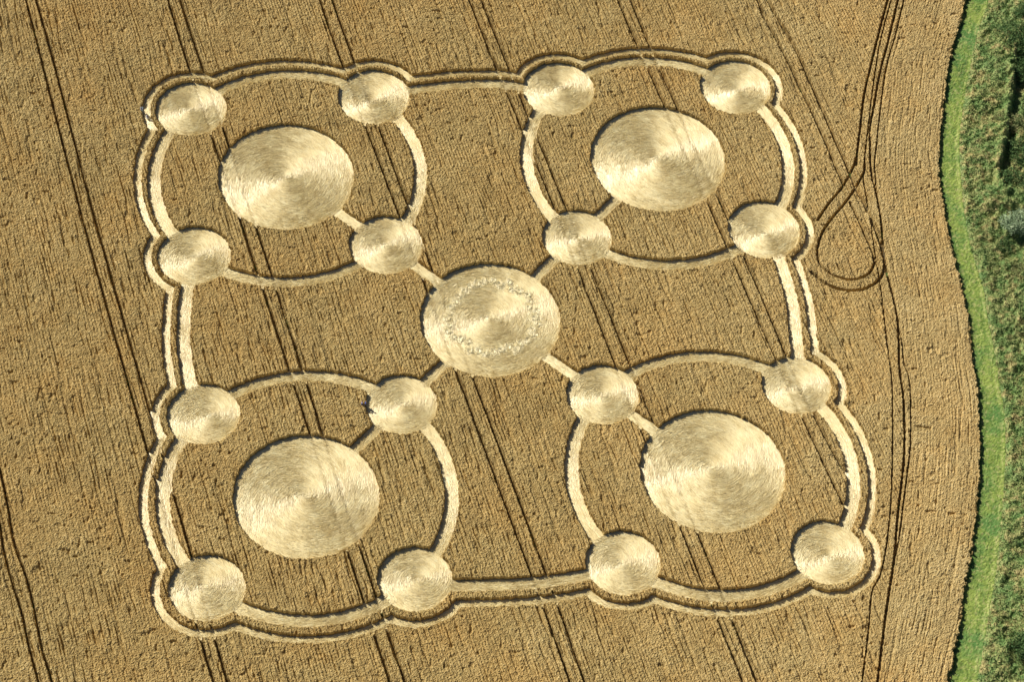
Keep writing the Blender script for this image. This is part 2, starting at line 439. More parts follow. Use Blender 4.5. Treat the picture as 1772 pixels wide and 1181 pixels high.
TA = math.radians(111.5)                     # direction of the drilled rows
u = GX * math.sin(TA) - GY * math.cos(TA); v = GX * math.cos(TA) + GY * math.sin(TA)
h3 = np.vstack([TRKW['H3'][:1] + [[0, 30]], TRKW['H3'], TRKW['H3'][-1:] - [[0, 30]]])
HX = edge_x(GY, h3)
head = np.clip((GX - HX + 0.3) / 0.6, 0, 1).astype(np.float32)
uu = np.where(head > 0.5, -ED, u); vv = np.where(head > 0.5, GY, v)
row = fine_noise(uu / 0.26, vv / 2.6, 11)
row2 = fine_noise(uu / 0.55 + 40, vv / 7.0, 12)
clump = fine_noise(GX / 0.42, GY / 0.42, 13)
patch = fine_noise(GX / 5.0, GY / 5.0, 14)
holes = fine_noise(GX / 0.7, GY / 0.9, 15)
wild = fine_noise(GX / 9.0, GY / 9.0, 16)
grain = rng.random(GX.shape, np.float32) - 0.5
CH = HW + 0.045 * patch + 0.06 * clump + 0.185 * grain
rows = np.cos(2 * np.pi * uu / 0.52 + 0.5 * fine_noise(uu / 3.0, vv / 6.0, 17))
CH += 0.046 * (1 - 0.5 * head) * rows * np.clip(0.8 + fine_noise(uu / 1.6, vv / 5.0, 18), 0.15, 1.5)
CH -= 0.36 * np.clip((-row - 0.42) / 0.30, 0, 1) * np.clip(0.7 + wild, 0.25, 1.0) * (1 - 0.45 * head)
CH -= (0.24 - 0.1 * head) * np.clip((-row2 - 0.50) / 0.25, 0, 1)
CH -= 0.30 * np.clip((-holes - 0.62) / 0.2, 0, 1) * np.clip(0.5 - wild, 0, 1)
tw = TD + 0.25 * rag
CH = np.where(tw < 0, -0.12 + 0.26 * (grain > 0.26), CH)
op = FD + 0.8 * rag - 0.05
inside = op < 0
CH = np.where(inside, -0.12, CH)
ef = ED + 2.0 * rag
CH = np.where(ef < 0, -0.12, CH).astype(np.float32)
tone = np.clip(0.5 + 0.22 * clump + 0.6 * grain + 0.10 * patch, 0, 1).astype(np.float32)
ny, nx = GX.shape
idx = np.arange(ny * nx, dtype=np.int32).reshape(ny, nx)
gone = (CH < 0)
keep = ~(gone[:-1, :-1] & gone[1:, :-1] & gone[:-1, 1:] & gone[1:, 1:])
q = np.stack([idx[:-1, :-1][keep], idx[:-1, 1:][keep], idx[1:, 1:][keep], idx[1:, :-1][keep]], 1)
jx = GX + (rng.random(GX.shape) - 0.5) * RES * 0.7; jy = GY + (rng.random(GX.shape) - 0.5) * RES * 0.7
V = np.stack([jx.ravel(), jy.ravel(), CH.ravel()], 1)
used = np.zeros(len(V), bool); used[q.ravel()] = True
remap = np.cumsum(used) - 1
V = V[used]; q = remap[q]; tn = tone.ravel()[used]
hd = (head * 0.22 + np.clip((GX - 5 + 6 * wild) / 75, 0, 1) * 0.7 + 0.12 * patch).ravel()[used]  # paler headland, plus eastward brightening from sun and view angle painted in
hd = np.clip(hd, 0, 1)

# the rest of the field, seen only from further off, joins the same sheet coarsely
def outer_patch(x0, x1, y0, y1, step, seed):
    ox = np.arange(x0, x1 + step * 0.5, step); oy = np.arange(y0, y1 + step * 0.5, step)
    A, B = np.meshgrid(ox, oy); r = np.random.default_rng(seed)
    Z = HW - 0.08 + 0.1 * (r.random(A.shape) - 0.5)
    return A, B, Z
parts_v = [V]; parts_q = [q]; parts_t = [tn]; parts_h = [hd]
off = len(V)
EL_ = EDGE[np.argsort(EDGE[:, 1])]
for (a, b, c, d) in ((-420, X0, -400, 420), (X0, None, -400, Y0), (X0, None, Y1, 420)):
    if b is not None:
        A, B, Z = outer_patch(a, b, c, d, 4.0, 5)
    else:
        n = 45; oy = np.linspace(c, d, 80); t = np.linspace(0, 1, n)
        ex = edge_x(oy)
        A = a + (ex - a)[:, None] * t[None, :]; B = np.repeat(oy[:, None], n, 1)
        Z = HW - 0.08 + 0.1 * (np.random.default_rng(6).random(A.shape) - 0.5)
        Z[:, -1] = 0
    m_, n_ = A.shape; ix = np.arange(m_ * n_).reshape(m_, n_) + off
    parts_v.append(np.stack([A.ravel(), B.ravel(), Z.ravel()], 1))
    parts_q.append(np.stack([ix[:-1, :-1].ravel(), ix[:-1, 1:].ravel(), ix[1:, 1:].ravel(), ix[1:, :-1].ravel()], 1))
    parts_t.append(np.full(m_ * n_, 0.12)); parts_h.append(np.full(m_ * n_, 0.1)); off += m_ * n_
wheat_parts = (parts_v, parts_q, parts_t, parts_h, off)

# stalks leaning over the cut edges, so that no rim is clean
def rim_blades():
    rim = np.nonzero(((op > 0) & (op < 0.30) & (ef > 0.1) & (tw > 0)).ravel() | ((ef > 0) & (ef < 0.35)).ravel())[0]
    r = np.random.default_rng(21)
    rim = rim[r.random(len(rim)) < 0.75]
    n = len(rim)
    px = GX.ravel()[rim] + (r.random(n) - 0.5) * RES; py = GY.ravel()[rim] + (r.random(n) - 0.5) * RES
    a = r.random(n) * 2 * np.pi; ln = r.random(n) * 0.20; w = 0.022 + 0.03 * r.random(n); h = HW * (0.75 + 0.42 * r.random(n))
    b = r.random(n) * np.pi
    ox = np.cos(b) * w; oy = np.sin(b) * w; tx = np.cos(a) * ln; ty = np.sin(a) * ln
    z0 = np.full(n, 0.0)
    v0 = np.stack([px - ox, py - oy, z0], 1); v1 = np.stack([px + ox, py + oy, z0], 1)
    m0 = np.stack([px + tx * .6 + ox * 1.6, py + ty * .6 + oy * 1.6, h * 0.72], 1); m1 = np.stack([px + tx * .6 - ox * 1.6, py + ty * .6 - oy * 1.6, h * 0.72], 1)
    tp = np.stack([px + tx, py + ty, h], 1)
    V = np.stack([v0, v1, m0, m1, tp], 1).reshape(-1, 3); i = np.arange(n) * 5
    return V, np.stack([i, i + 1, i + 2, i + 3], 1), np.stack([i + 3, i + 2, i + 4], 1), np.repeat(np.clip(0.35 + 0.6 * r.random(n), 0, 1), 5), np.repeat(np.clip((px - 5) / 75, 0, 1) * 0.7, 5)
bv, bq, bt, btn, bh = rim_blades()
pv, pq, pt, ph, off = wheat_parts
wheat = mesh_np('wheat_field', np.vstack(pv + [bv]), [np.vstack(pq + [bq + off]), bt + off], WHEAT,
                {'tone': ('POINT', np.concatenate(pt + [btn])), 'head': ('POINT', np.concatenate(ph + [bh]))})
tag(wheat, 'standing ripe brown wheat covering the whole field around the flattened figure', 'wheat', kind='stuff')

# ------------------------------------------------------------------ laid straw
def strips(cx, cy, ang, L, w, z0, z1, tone, r):
    """ridged bundles of straw: each is a narrow tent lying along ang, from z0 up to z1"""
    n = len(cx)
    dx = np.cos(ang); dy = np.sin(ang); nx_ = -dy * w * 0.5; ny_ = dx * w * 0.5
    ax = cx - dx * L / 2; ay = cy - dy * L / 2; bx = cx + dx * L / 2; by = cy + dy * L / 2
    hh = w * 0.38
    V = np.stack([np.stack([ax - nx_, ay - ny_, z0], 1), np.stack([ax, ay, z0 + hh], 1), np.stack([ax + nx_, ay + ny_, z0], 1),
                  np.stack([bx - nx_ * .5, by - ny_ * .5, z1], 1), np.stack([bx, by, z1 + hh], 1), np.stack([bx + nx_ * .5, by + ny_ * .5, z1], 1)], 1).reshape(-1, 3)
    i = np.arange(n) * 6
    Q = np.vstack([np.stack([i, i + 3, i + 4, i + 1], 1), np.stack([i + 1, i + 4, i + 5, i + 2], 1)])
    global LAST_ACROSS
    LAST_ACROSS = np.repeat(np.stack([-dy, dx, 0 * dx], 1), 6, 0)
    return V, Q, np.repeat(tone, 6)

def line_dir(px, py, line):
    best = np.full(len(px), 1e9); ang = np.zeros(len(px))
    for a, b in zip(line[:-1], line[1:]):
        m = (a + b) / 2; d = np.hypot(px - m[0], py - m[1]); u = d < best
        ang[u] = math.atan2(b[1] - a[1], b[0] - a[0]); best[u] = d[u]
    return ang

CELLF = FI[:-1, :-1].copy()
SUNLIT_SPOKES = (20, 21, 26, 27)                      # NW-SE spokes, their brightness in the sun put into the straw colour
def feature_mesh(k, name, sgn, spiral, density, seed, len_m=1.2, loc=None, zbase=0.03):
    """ground cells of one flattened feature plus its bundles of laid straw, one mesh"""
    r = np.random.default_rng(seed)
    kd, i, dat = FEATS[k]
    offc = r.normal(0, 0.35, 2) if kd == 'small' else r.normal(0, 0.5, 2)
    sel = (CELLF == k)
    # include the cells just under the rim
    J, I = np.nonzero(sel)
    ids = np.stack([idx[J, I], idx[J, I + 1], idx[J + 1, I + 1], idx[J + 1, I]], 1)
    uniq, inv = np.unique(ids.ravel(), return_inverse=True)
    vx = GX.ravel()[uniq]; vy = GY.ravel()[uniq]
    def flow(px, py):
        if kd in ('small', 'big', 'mid'):
            cx, cy, R = dat
            a = np.arctan2(py - cy - offc[1], px - cx - offc[0])
            rr = np.hypot(px - cx, py - cy) / R
            return a + sgn * (math.pi / 2 - spiral * (1.15 - 0.6 * rr))
        if kd == 'border':
            jj = np.clip(((py - Y0) / RES).astype(int), 0, ny - 1); ii = np.clip(((px - X0) / RES).astype(int), 0, nx - 1)
            return np.arctan2(HGY[jj, ii], HGX[jj, ii]) + sgn * math.pi / 2
        return line_dir(px, py, dat[0]) + (0 if sgn > 0 else math.pi)
    fa = flow(vx, vy)
    base_across = np.stack([-np.sin(fa), np.cos(fa), 0 * fa], 1)
    td = TD.ravel()[uniq]
    # relief stretched along the lay
    if kd in ('small', 'big', 'mid'):
        cx, cy, R = dat
        rr = np.hypot(vx - cx, vy - cy); th = np.arctan2(vy - cy, vx - cx) * sgn
        s_ = rr * math.cos(spiral * .7); 
        n1 = fine_noise(rr / 0.22 + 3 + 0.9 * th, (th + 4) * np.maximum(R, 4) * 0.5 / 1.1, seed)
    else:
        ca, sa = np.cos(fa), np.sin(fa)
        n1 = fine_noise((vx * -sa + vy * ca) / 0.2, (vx * ca + vy * sa) / 1.4, seed)
    n2 = fine_noise(vx / 1.3, vy / 1.3, seed + 1)
    z = zbase + 0.045 * (n1 * 0.5 + 0.5) + 0.03 * (n2 * 0.5 + 0.5) - 0.03 * (td < 0.0)
    z = np.maximum(z, 0.012)
    bt = np.clip(0.42 + 0.2 * n1 + 0.15 * (r.random(len(uniq)) - 0.5) - 0.4 * (td < 0.0) - 0.5 * np.clip(1 + op.ravel()[uniq] / 0.30, 0, 1), 0, 1)  # last term paints the shade under the wheat edges into the straw
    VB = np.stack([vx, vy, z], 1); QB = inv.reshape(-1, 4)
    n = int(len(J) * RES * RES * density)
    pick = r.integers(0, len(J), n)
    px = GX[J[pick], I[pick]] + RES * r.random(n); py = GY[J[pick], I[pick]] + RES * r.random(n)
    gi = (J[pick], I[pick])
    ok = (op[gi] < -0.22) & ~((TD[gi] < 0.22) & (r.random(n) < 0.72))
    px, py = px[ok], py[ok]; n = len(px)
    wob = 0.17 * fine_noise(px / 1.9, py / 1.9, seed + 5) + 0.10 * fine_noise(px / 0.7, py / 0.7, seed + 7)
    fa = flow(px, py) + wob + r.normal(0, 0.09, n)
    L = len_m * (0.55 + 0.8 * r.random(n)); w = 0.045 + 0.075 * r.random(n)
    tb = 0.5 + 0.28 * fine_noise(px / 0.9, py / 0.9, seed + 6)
    sv, sq, st = strips(px, py, fa, L, w, 0.04 + 0.05 * r.random(n), 0.06 + 0.09 * r.random(n) ** 1.6, np.clip(tb + (0.2 if kd == 'spoke' and (k - NC) in SUNLIT_SPOKES else 0.0) + r.normal(0, 0.26, n) - 0.35 * (TD[gi][ok] < 0.15), 0, 1), r)
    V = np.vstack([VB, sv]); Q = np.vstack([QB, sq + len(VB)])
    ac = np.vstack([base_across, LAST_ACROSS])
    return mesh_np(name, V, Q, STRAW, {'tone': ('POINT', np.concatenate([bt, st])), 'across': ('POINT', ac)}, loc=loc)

SMALL_LABELS = [
 'small flattened circle at the upper left corner, ringed closely by the border path',
 'small flattened circle at the left end of the top connecting path',
 'small flattened circle at the right end of the top connecting path',
 'small flattened circle in the upper right corner beside the turning wheel tracks',
 'small flattened circle at the upper end of the left connecting path',
 'small flattened circle joining the upper left big circle to the central circle',
 'small flattened circle joining the upper right big circle to the central circle',
 'small flattened circle nearest the teardrop shaped wheel track loop',
 'small flattened circle at the lower end of the left connecting path',
 'small flattened circle joining the lower left big circle to the central circle',
 'small flattened circle joining the lower right big circle to the central circle',
 'small flattened circle at the lower end of the right connecting path',
 'small flattened circle in the lower left corner crossed by two dark wheel ruts',
 'small flattened circle at the left end of the bottom connecting path',
 'small flattened circle at the right end of the bottom connecting path',
 'small flattened circle in the lower right corner, closest to the grass verge of all']
BIG_LABELS = ['big flattened circle of pale swirled straw in the upper left ring',
 'big flattened circle of pale swirled straw in the upper right ring',
 'big flattened circle of pale swirled straw in the lower left ring',
 'big flattened circle of pale swirled straw in the lower right ring']
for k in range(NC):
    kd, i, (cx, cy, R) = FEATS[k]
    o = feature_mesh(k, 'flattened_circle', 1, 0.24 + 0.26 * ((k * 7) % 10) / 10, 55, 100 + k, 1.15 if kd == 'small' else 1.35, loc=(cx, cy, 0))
    if kd == 'small': tag(o, SMALL_LABELS[i], 'flattened circle', 'small flattened circles on the four rings')
    elif kd == 'big': tag(o, BIG_LABELS[i], 'flattened circle', 'big flattened circles inside the rings')
    else:
        tag(o, 'central flattened circle of pale straw with a ring of small straw nests', 'flattened circle')
        CENTRE = o
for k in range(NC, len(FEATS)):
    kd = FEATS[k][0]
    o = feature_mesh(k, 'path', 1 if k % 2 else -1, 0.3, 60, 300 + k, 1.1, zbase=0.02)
    tag(o, kind='structure')

# nests in the central circle
def nest(parent, x, y, R, seed, sgn):
    r = np.random.default_rng(seed); n = 130
    a = r.random(n) * 2 * np.pi; d = R * (0.22 + 0.95 * r.random(n) ** 0.8)
    px = x + np.cos(a) * d; py = y + np.sin(a) * d
    t = d / R
    z = 0.08 + 0.10 * np.exp(-((t - 0.50) / 0.28) ** 2)
    fa = a + sgn * (math.pi / 2 - 0.5) + r.normal(0, .55, n)
    sv, sq, st = strips(px, py, fa, 0.35 + 0.35 * r.random(n), 0.06 + 0.06 * r.random(n), z, z + 0.10 * r.random(n), np.clip(r.normal(0.88, .2, n), 0, 1), r)
    # solid mound under the straw
    m = 18; rad = np.array([0.0, 0.3, 0.5, 0.75, 1.05]) * R; hz = np.array([0.02, 0.06, 0.09, 0.06, 0.02])
    mv = [(x, y, hz[0])]
    for q_ in range(1, 5):
        for s in range(m):
            b = 2 * np.pi * s / m; k_ = 1 + 0.14 * (r.random() - .5)
            mv.append((x + math.cos(b) * rad[q_] * k_, y + math.sin(b) * rad[q_] * k_, hz[q_] * (0.8 + 0.4 * r.random())))
    mq = []; mt = [(0, 1 + s, 1 + (s + 1) % m) for s in range(m)]
    for q_ in range(3):
        for s in range(m): mq.append((1 + q_ * m + s, 1 + (q_ + 1) * m + s, 1 + (q_ + 1) * m + (s + 1) % m, 1 + q_ * m + (s + 1) % m))
    mv = np.array(mv); off = len(mv)
    V = np.vstack([mv, sv]) - np.array([[parent.location.x, parent.location.y, 0]])
    mesh_np('straw_nest', V, [np.vstack([np.array(mq), sq + off]), np.array(mt)], STRAW, {'tone': ('POINT', np.concatenate([0.6 + 0.3 * r.random(off), st])), 'across': ('POINT', np.vstack([np.tile([1.0, 0, 0], (off, 1)), LAST_ACROSS]))}, parent=parent)
mc = MID[0]
NESTPX = smooth(P((852,487),(885,492),(912,506),(926,537),(931,560),(915,575),(905,592),(877,602),(849,607),(820,600),(803,585),(783,577),(775,553),(785,530),(796,510),(820,492)), 10, closed=True)
seglen = np.hypot(*np.diff(np.vstack([NESTPX, NESTPX[:1]]), axis=0).T); cum = np.concatenate([[0], np.cumsum(seglen)])
NP_ = np.vstack([NESTPX, NESTPX[:1]])
rn = np.random.default_rng(55)
for i in range(36):
    s = cum[-1] * (i + 0.25 * (rn.random() - .5)) / 36
    x = np.interp(s, cum, NP_[:, 0]); y = np.interp(s, cum, NP_[:, 1])
    e = 1 + 0.20 * (rn.random() - 0.5)
    nest(CENTRE, mc[0] + (x - mc[0]) * e, mc[1] + (y - mc[1]) * e, 0.62 + 0.38 * rn.random(), 500 + i, 1 if i % 2 else -1)

# ------------------------------------------------------------------ grass verge and rough scrub beyond it
def blades(px, py, h, w, lean, tone, r, z0=0.0):
    n = len(px); a = r.random(n) * 2 * np.pi; b = r.random(n) * np.pi
    ox, oy = np.cos(b) * w, np.sin(b) * w
    tx, ty = np.cos(a) * lean, np.sin(a) * lean
    V = np.stack([np.stack([px - ox, py - oy, z0 + 0 * px], 1), np.stack([px + ox, py + oy, z0 + 0 * px], 1), np.stack([px + tx, py + ty, z0 + h], 1)], 1).reshape(-1, 3)
    i = np.arange(n) * 3
    return V, np.stack([i, i + 1, i + 2], 1), np.repeat(tone, 3)
def leafquads(px, py, pz, s, tone, r):
    n = len(px)
    d1 = r.normal(size=(n, 3)); d1 /= np.linalg.norm(d1, axis=1)[:, None]; d1[:, 2] *= 0.6
    d2 = np.cross(d1, r.normal(size=(n, 3))); d2 /= np.linalg.norm(d2, axis=1)[:, None] + 1e-9
    c = np.stack([px, py, pz], 1); s = s[:, None]
    V = np.stack([c - d1 * s, c + d2 * s * .5, c + d1 * s, c - d2 * s * .5], 1).reshape(-1, 3); i = np.arange(n) * 4
    return V, np.stack([i, i + 1, i + 2, i + 3], 1), np.repeat(tone, 4)

def green_sheet():
    r = np.random.default_rng(31)
    gx = np.arange(66, 118, 0.22); gy = np.arange(-92, 104, 0.22)
    A, B = np.meshgrid(gx, gy)
    e = edge_x(B); vg = edge_x(B, VERGE)
    inn = A > e - 0.9
    width = vg - e; f = (A - e) / width
    return r, A, B, e, vg, f, inn
r, A, B, e_, vg_, f_, inn = green_sheet()
def sheet(name, mask, Z, tone, mat, extra, far=None):
    m_, n_ = A.shape; ix = np.arange(m_ * n_, dtype=np.int32).reshape(m_, n_)
    c = mask[:-1, :-1]
    Q = np.stack([ix[:-1, :-1][c], ix[:-1, 1:][c], ix[1:, 1:][c], ix[1:, :-1][c]], 1)
    u_, inv = np.unique(Q.ravel(), return_inverse=True)
    V = np.stack([A.ravel()[u_], B.ravel()[u_], Z.ravel()[u_]], 1); t = tone.ravel()[u_]
    Q = inv.reshape(-1, 4); F4 = [Q]; F3 = []; off = len(V); VV = [V]; TT = [t]
    for (v, f, tt) in extra:
        VV.append(v); TT.append(tt); (F4 if f.shape[1] == 4 else F3).append(f + off); off += len(v)
    fs = [np.vstack(F4)] + ([np.vstack(F3)] if F3 else [])
    return mesh_np(name, np.vstack(VV), fs, mat, {'tone': ('POINT', np.concatenate(TT))})
mn = fine_noise(A / 0.8, B / 1.5, 41); mn2 = fine_noise(A / 0.25, B / 0.3, 42)
Zg = 0.03 + 0.05 * (mn2 + 1) + 0.02 * (mn + 1) + 0.05 * r.random(A.shape)
# light stripes worn along the middle and the outer margin, rougher greener growth next to the wheat
stripe = 0.45 * np.exp(-((f_ - 0.90) / 0.09) ** 2) + 0.12 * np.exp(-((f_ - 0.55) / 0.16) ** 2) - 0.22 * np.exp(-((f_ - 0.12) / 0.13) ** 2)
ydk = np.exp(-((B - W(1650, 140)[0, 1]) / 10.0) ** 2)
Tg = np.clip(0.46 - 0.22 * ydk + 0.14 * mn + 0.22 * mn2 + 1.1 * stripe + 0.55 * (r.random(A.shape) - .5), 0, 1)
n = 60000
yy = -92 + 196 * r.random(n); ex = edge_x(yy); vx = edge_x(yy, VERGE); ff = r.random(n); xx = ex - 0.3 + (vx - ex + 0.3) * ff
rough = np.exp(-(ff / 0.2) ** 2)
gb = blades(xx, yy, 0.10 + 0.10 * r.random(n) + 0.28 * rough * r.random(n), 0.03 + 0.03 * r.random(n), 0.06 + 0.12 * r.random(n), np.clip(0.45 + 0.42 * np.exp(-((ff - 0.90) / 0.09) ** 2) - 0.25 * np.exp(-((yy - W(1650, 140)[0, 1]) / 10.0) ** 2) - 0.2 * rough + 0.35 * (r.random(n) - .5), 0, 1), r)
grass = sheet('grass_verge', inn & (A < vg_ + 0.15), Zg, Tg, GRASS, [gb])
tag(grass, 'mown bright green grass strip running between the wheat edge and the scrub', 'grass', kind='stuff')

sn = fine_noise(A / 1.9, B / 1.9, 43); sn2 = fine_noise(A / 0.7, B / 0.7, 44); sn3 = fine_noise(A / 0.3, B / 0.3, 45)
edgein = np.clip((A - vg_) / 1.0, 0, 1)
big_m = np.clip((A - vg_ - 1.5) / 3.0, 0, 1) * np.maximum(0, 1.6 * fine_noise(A / 4.2, B / 5.0, 47) + 0.35)
Zs = edgein * (0.42 + 0.75 * big_m + 0.32 * sn + 0.32 * sn2 + 0.16 * sn3) + 0.12
TRENCH = smooth(P((1768,95),(1762,150),(1756,200),(1750,240),(1744,275),(1737,300),(1746,322)), 5)
def hollow(x, y):
    d = seg_dist(np.asarray(x), np.asarray(y), TRENCH, 6.0)
    ex_ = x - np.interp(y, TRENCH[np.argsort(TRENCH[:, 1]), 1], TRENCH[np.argsort(TRENCH[:, 1]), 0])
    return 1 - np.exp(-(d / 0.75) ** 2), 1.15 * np.exp(-((d - 1.5) / 0.9) ** 2) * (ex_ < 0)
h0, h1 = hollow(A, B)
Zs = (Zs + h1 * (0.7 + 0.5 * sn2)) * (0.08 + 0.92 * h0)
Zs = np.maximum(Zs, 0.06)
Ts = np.clip(0.45 + 0.2 * sn2 + 0.15 * sn3 + 0.2 * (r.random(A.shape) - .5), 0, 1)
n = 150000
yy = -90 + 190 * r.random(n); vx = edge_x(yy, VERGE); dd = 14.0 * r.random(n) ** 1.1; xx = vx + dd
hz = np.clip(dd, 0, 1) * (0.42 + 0.75 * np.clip((dd - 1.5) / 3.0, 0, 1) * np.maximum(0, 1.6 * fine_noise(xx / 4.2, yy / 5.0, 47) + 0.35) + 0.32 * fine_noise(xx / 1.9, yy / 1.9, 43) + 0.32 * fine_noise(xx / .7, yy / .7, 44)) + 0.10
g0, g1 = hollow(xx, yy)
hz = (hz + g1 * (0.7 + 0.5 * fine_noise(xx / .7, yy / .7, 44))) * (0.08 + 0.92 * g0)
tt = np.clip(0.48 + 0.30 * fine_noise(xx / 1.1, yy / 1.1, 46) + 0.45 * (r.random(n) - .5), 0, 1)
lq = leafquads(xx, yy, hz + 0.35 * r.random(n) * np.clip(dd, .2, 1), 0.07 + 0.17 * r.random(n) ** 2, tt, r)
far = (np.array([(117.5, -600, 0.3), (700, -600, 0.3), (700, 600, 0.3), (117.5, 600, 0.3)]), np.array([[0, 1, 2, 3]]), np.full(4, 0.4))
scrub = sheet('rough_scrub', (A >= vg_ + 0.15 - 0.22), Zs, Ts, SCRUB, [lq, far])
tag(scrub, 'tangled olive and tan rough vegetation growing beyond the mown grass strip', 'scrub', kind='stuff')

# ------------------------------------------------------------------ bushes standing in the scrub
def bush(name, px, py, rad, h, leafmat, label, seed, n=2600, lobes=6, leaf=0.16, trunk=True, stretch=1.0):
    r = np.random.default_rng(seed)
    c = W(px, py, h * 0.6)[0]
    root = bpy.data.objects.new(name, None); link_obj(root); root.location = (c[0], c[1], 0)
    tag(root, label, 'bush')
    # trunk with limbs, one mesh
    tv = []; tf = []
    ends = []
    def limb(a, b, ra, rb):
        a = np.array(a, float); b = np.array(b, float); d = b - a; d /= np.linalg.norm(d)
        s = np.cross(d, [0.3, 0.1, 1]); s /= np.linalg.norm(s); t = np.cross(d, s); o = len(tv)
        for pt, rr in ((a, ra), ((a + b) / 2 + r.normal(0, 0.05, 3), (ra + rb) / 2), (b, rb)):
            for q_ in range(7):
                an = 2 * np.pi * q_ / 7; tv.append(pt + (s * math.cos(an) + t * math.sin(an)) * rr)
        for l in range(2):
            for q_ in range(7): tf.append((o + l * 7 + q_, o + l * 7 + (q_ + 1) % 7, o + l * 7 + 7 + (q_ + 1) % 7, o + l * 7 + 7 + q_))
    limb((0, 0, -0.05), (0.05, 0.02, h * 0.45), 0.05 * h, 0.03 * h)
    LO = []
    for k in range(lobes):
        a = 2 * np.pi * (k + r.random() * .6) / lobes; d = rad * (0.35 + 0.35 * r.random())
        z = h * (0.42 + 0.36 * r.random()); LO.append((math.cos(a) * d, math.sin(a) * d * stretch, z, rad * (0.34 + 0.2 * r.random())))
    LO.append((0, 0, h * 0.72, rad * 0.48))
    for (x, y, z, q_) in LO: limb((0.05, 0.02, h * 0.32), (x, y, z), 0.025 * h, 0.008 * h)
    mesh_np('trunk', np.array(tv), np.array(tf), BARK, parent=root, smooth_shade=True)
    P_ = []
    per = n // len(LO)
    for (x, y, z, q_) in LO:
        m = per; d = r.normal(size=(m, 3)); d /= np.linalg.norm(d, axis=1)[:, None]
        rr = q_ * (0.45 + 0.75 * r.random(m)) * (1 + 0.28 * np.sin(d[:, 0] * 5 + x * 3) * np.cos(d[:, 1] * 6 + y) )
        pp = np.array([x, y, z]) + d * rr[:, None] * [1, 1, 0.72]
        P_.append(pp[pp[:, 2] > 0.05])
    P_ = np.vstack(P_); m = len(P_)
    tb = 0.5 + 0.3 * fine_noise(P_[:, 0] / .6 + 20, P_[:, 1] / .6 + 20, seed)
    lv, lf, lt = leafquads(P_[:, 0], P_[:, 1], P_[:, 2], leaf * (0.6 + 0.8 * r.random(m)), np.clip(tb + r.normal(0, .2, m), 0, 1), r)
    mesh_np('crown', lv, lf, leafmat, {'tone': ('POINT', lt)}, parent=root)
    return root
bush('bush', 1760, 385, 3.1, 4.2, LEAF_SILVER, 'pale silvery green bush at the edge of the scrub, halfway up', 61, 5200, 9, 0.15)
bush('bush', 1756, 62, 3.6, 2.2, LEAF_DARK, 'wide dark green bush in the scrub near the top corner', 62, 5200, 9, 0.15, stretch=1.3)
bush('bush', 1772, 18, 2.2, 3.0, LEAF_DARK, 'dark bush with bare pale twigs at the very top of the scrub', 63, 2600, 6, 0.14)
bush('bush', 1756, 310, 2.6, 1.8, LEAF_DARK, 'dark green bush directly above the pale silvery bush', 64, 4200, 8, 0.15)
bush('bush', 1742, 215, 2.4, 1.5, LEAF_MID, 'olive brown bush left of the deep shade in the scrub', 65, 3200, 8, 0.14, stretch=1.6)
bush('bush', 1748, 130, 2.0, 1.7, LEAF_MID, 'olive green bush just below the wide dark bush', 66, 2600, 7, 0.14)
bush('bush', 1737, 425, 2.0, 1.1, LEAF_DARK, 'low green bush below and left of the pale silvery bush', 67, 2400, 7, 0.13)
bush('bush', 1772, 215, 2.2, 2.2, LEAF_MID, 'olive bush at the right edge beyond the deep shade', 68, 2600, 7, 0.14)
bush('bush', 1774, 1118, 2.4, 2.4, LEAF_DARK, 'dark bush at the bottom right corner of the scrub', 69, 3200, 8, 0.14)
bush('bush', 1764, 118, 2.8, 2.2, LEAF_DARK, 'dark green bush against the right edge, second below the pale twigs', 70, 3600, 8, 0.15, stretch=1.4)
bush('bush', 1766, 262, 2.6, 2.2, LEAF_DARK, 'dark green bush in the deep shade above the bush over the silvery one', 71, 3600, 8, 0.15, stretch=1.3)
bush('bush', 1766, 470, 2.0, 1.5, LEAF_MID, 'low olive bush below the pale silvery bush at the right edge', 72, 2600, 7, 0.14)
# ------------------------------------------------------------------ people, a few pixels each
def flat_mat(name, col, rough=0.8):
    m, nt, b = mat_base(name, rough, 0.2)
    n = maprange(nt, nz(nt, 14.0, 3.0), 0.3, 0.7, 0.0, 1.0)
    c = mixc(nt, n, tuple(x * 0.86 for x in col), tuple(min(1, x * 1.08) for x in col))
    nt.links.new(c, b.inputs['Base Color']); return m
SKIN = flat_mat('skin', (0.50, 0.31, 0.22), 0.55)
HAIR = flat_mat('fair_hair', (0.34, 0.25, 0.14), 0.6)

def skinned(name, pts, edges, mat, parent, root=0, sub=1):
    """one continuous surface grown on a skeleton of (x, y, z, radius)"""
    me = bpy.data.meshes.new(name)
    me.from_pydata([p[:3] for p in pts], edges, [])
    me.materials.append(mat)
    o = bpy.data.objects.new(name, me); link_obj(o, parent)
    o.modifiers.new('skin', 'SKIN').use_smooth_shade = True
    if not me.skin_vertices:
        bpy.context.view_layer.update()
    sv = me.skin_vertices[0].data if me.skin_vertices else None
    if sv:
        for i, p in enumerate(pts):
            rr = p[3] if isinstance(p[3], tuple) else (p[3], p[3])
            sv[i].radius = rr; sv[i].use_root = (i == root)
    s = o.modifiers.new('sub', 'SUBSURF'); s.levels = sub; s.render_levels = sub
    return o

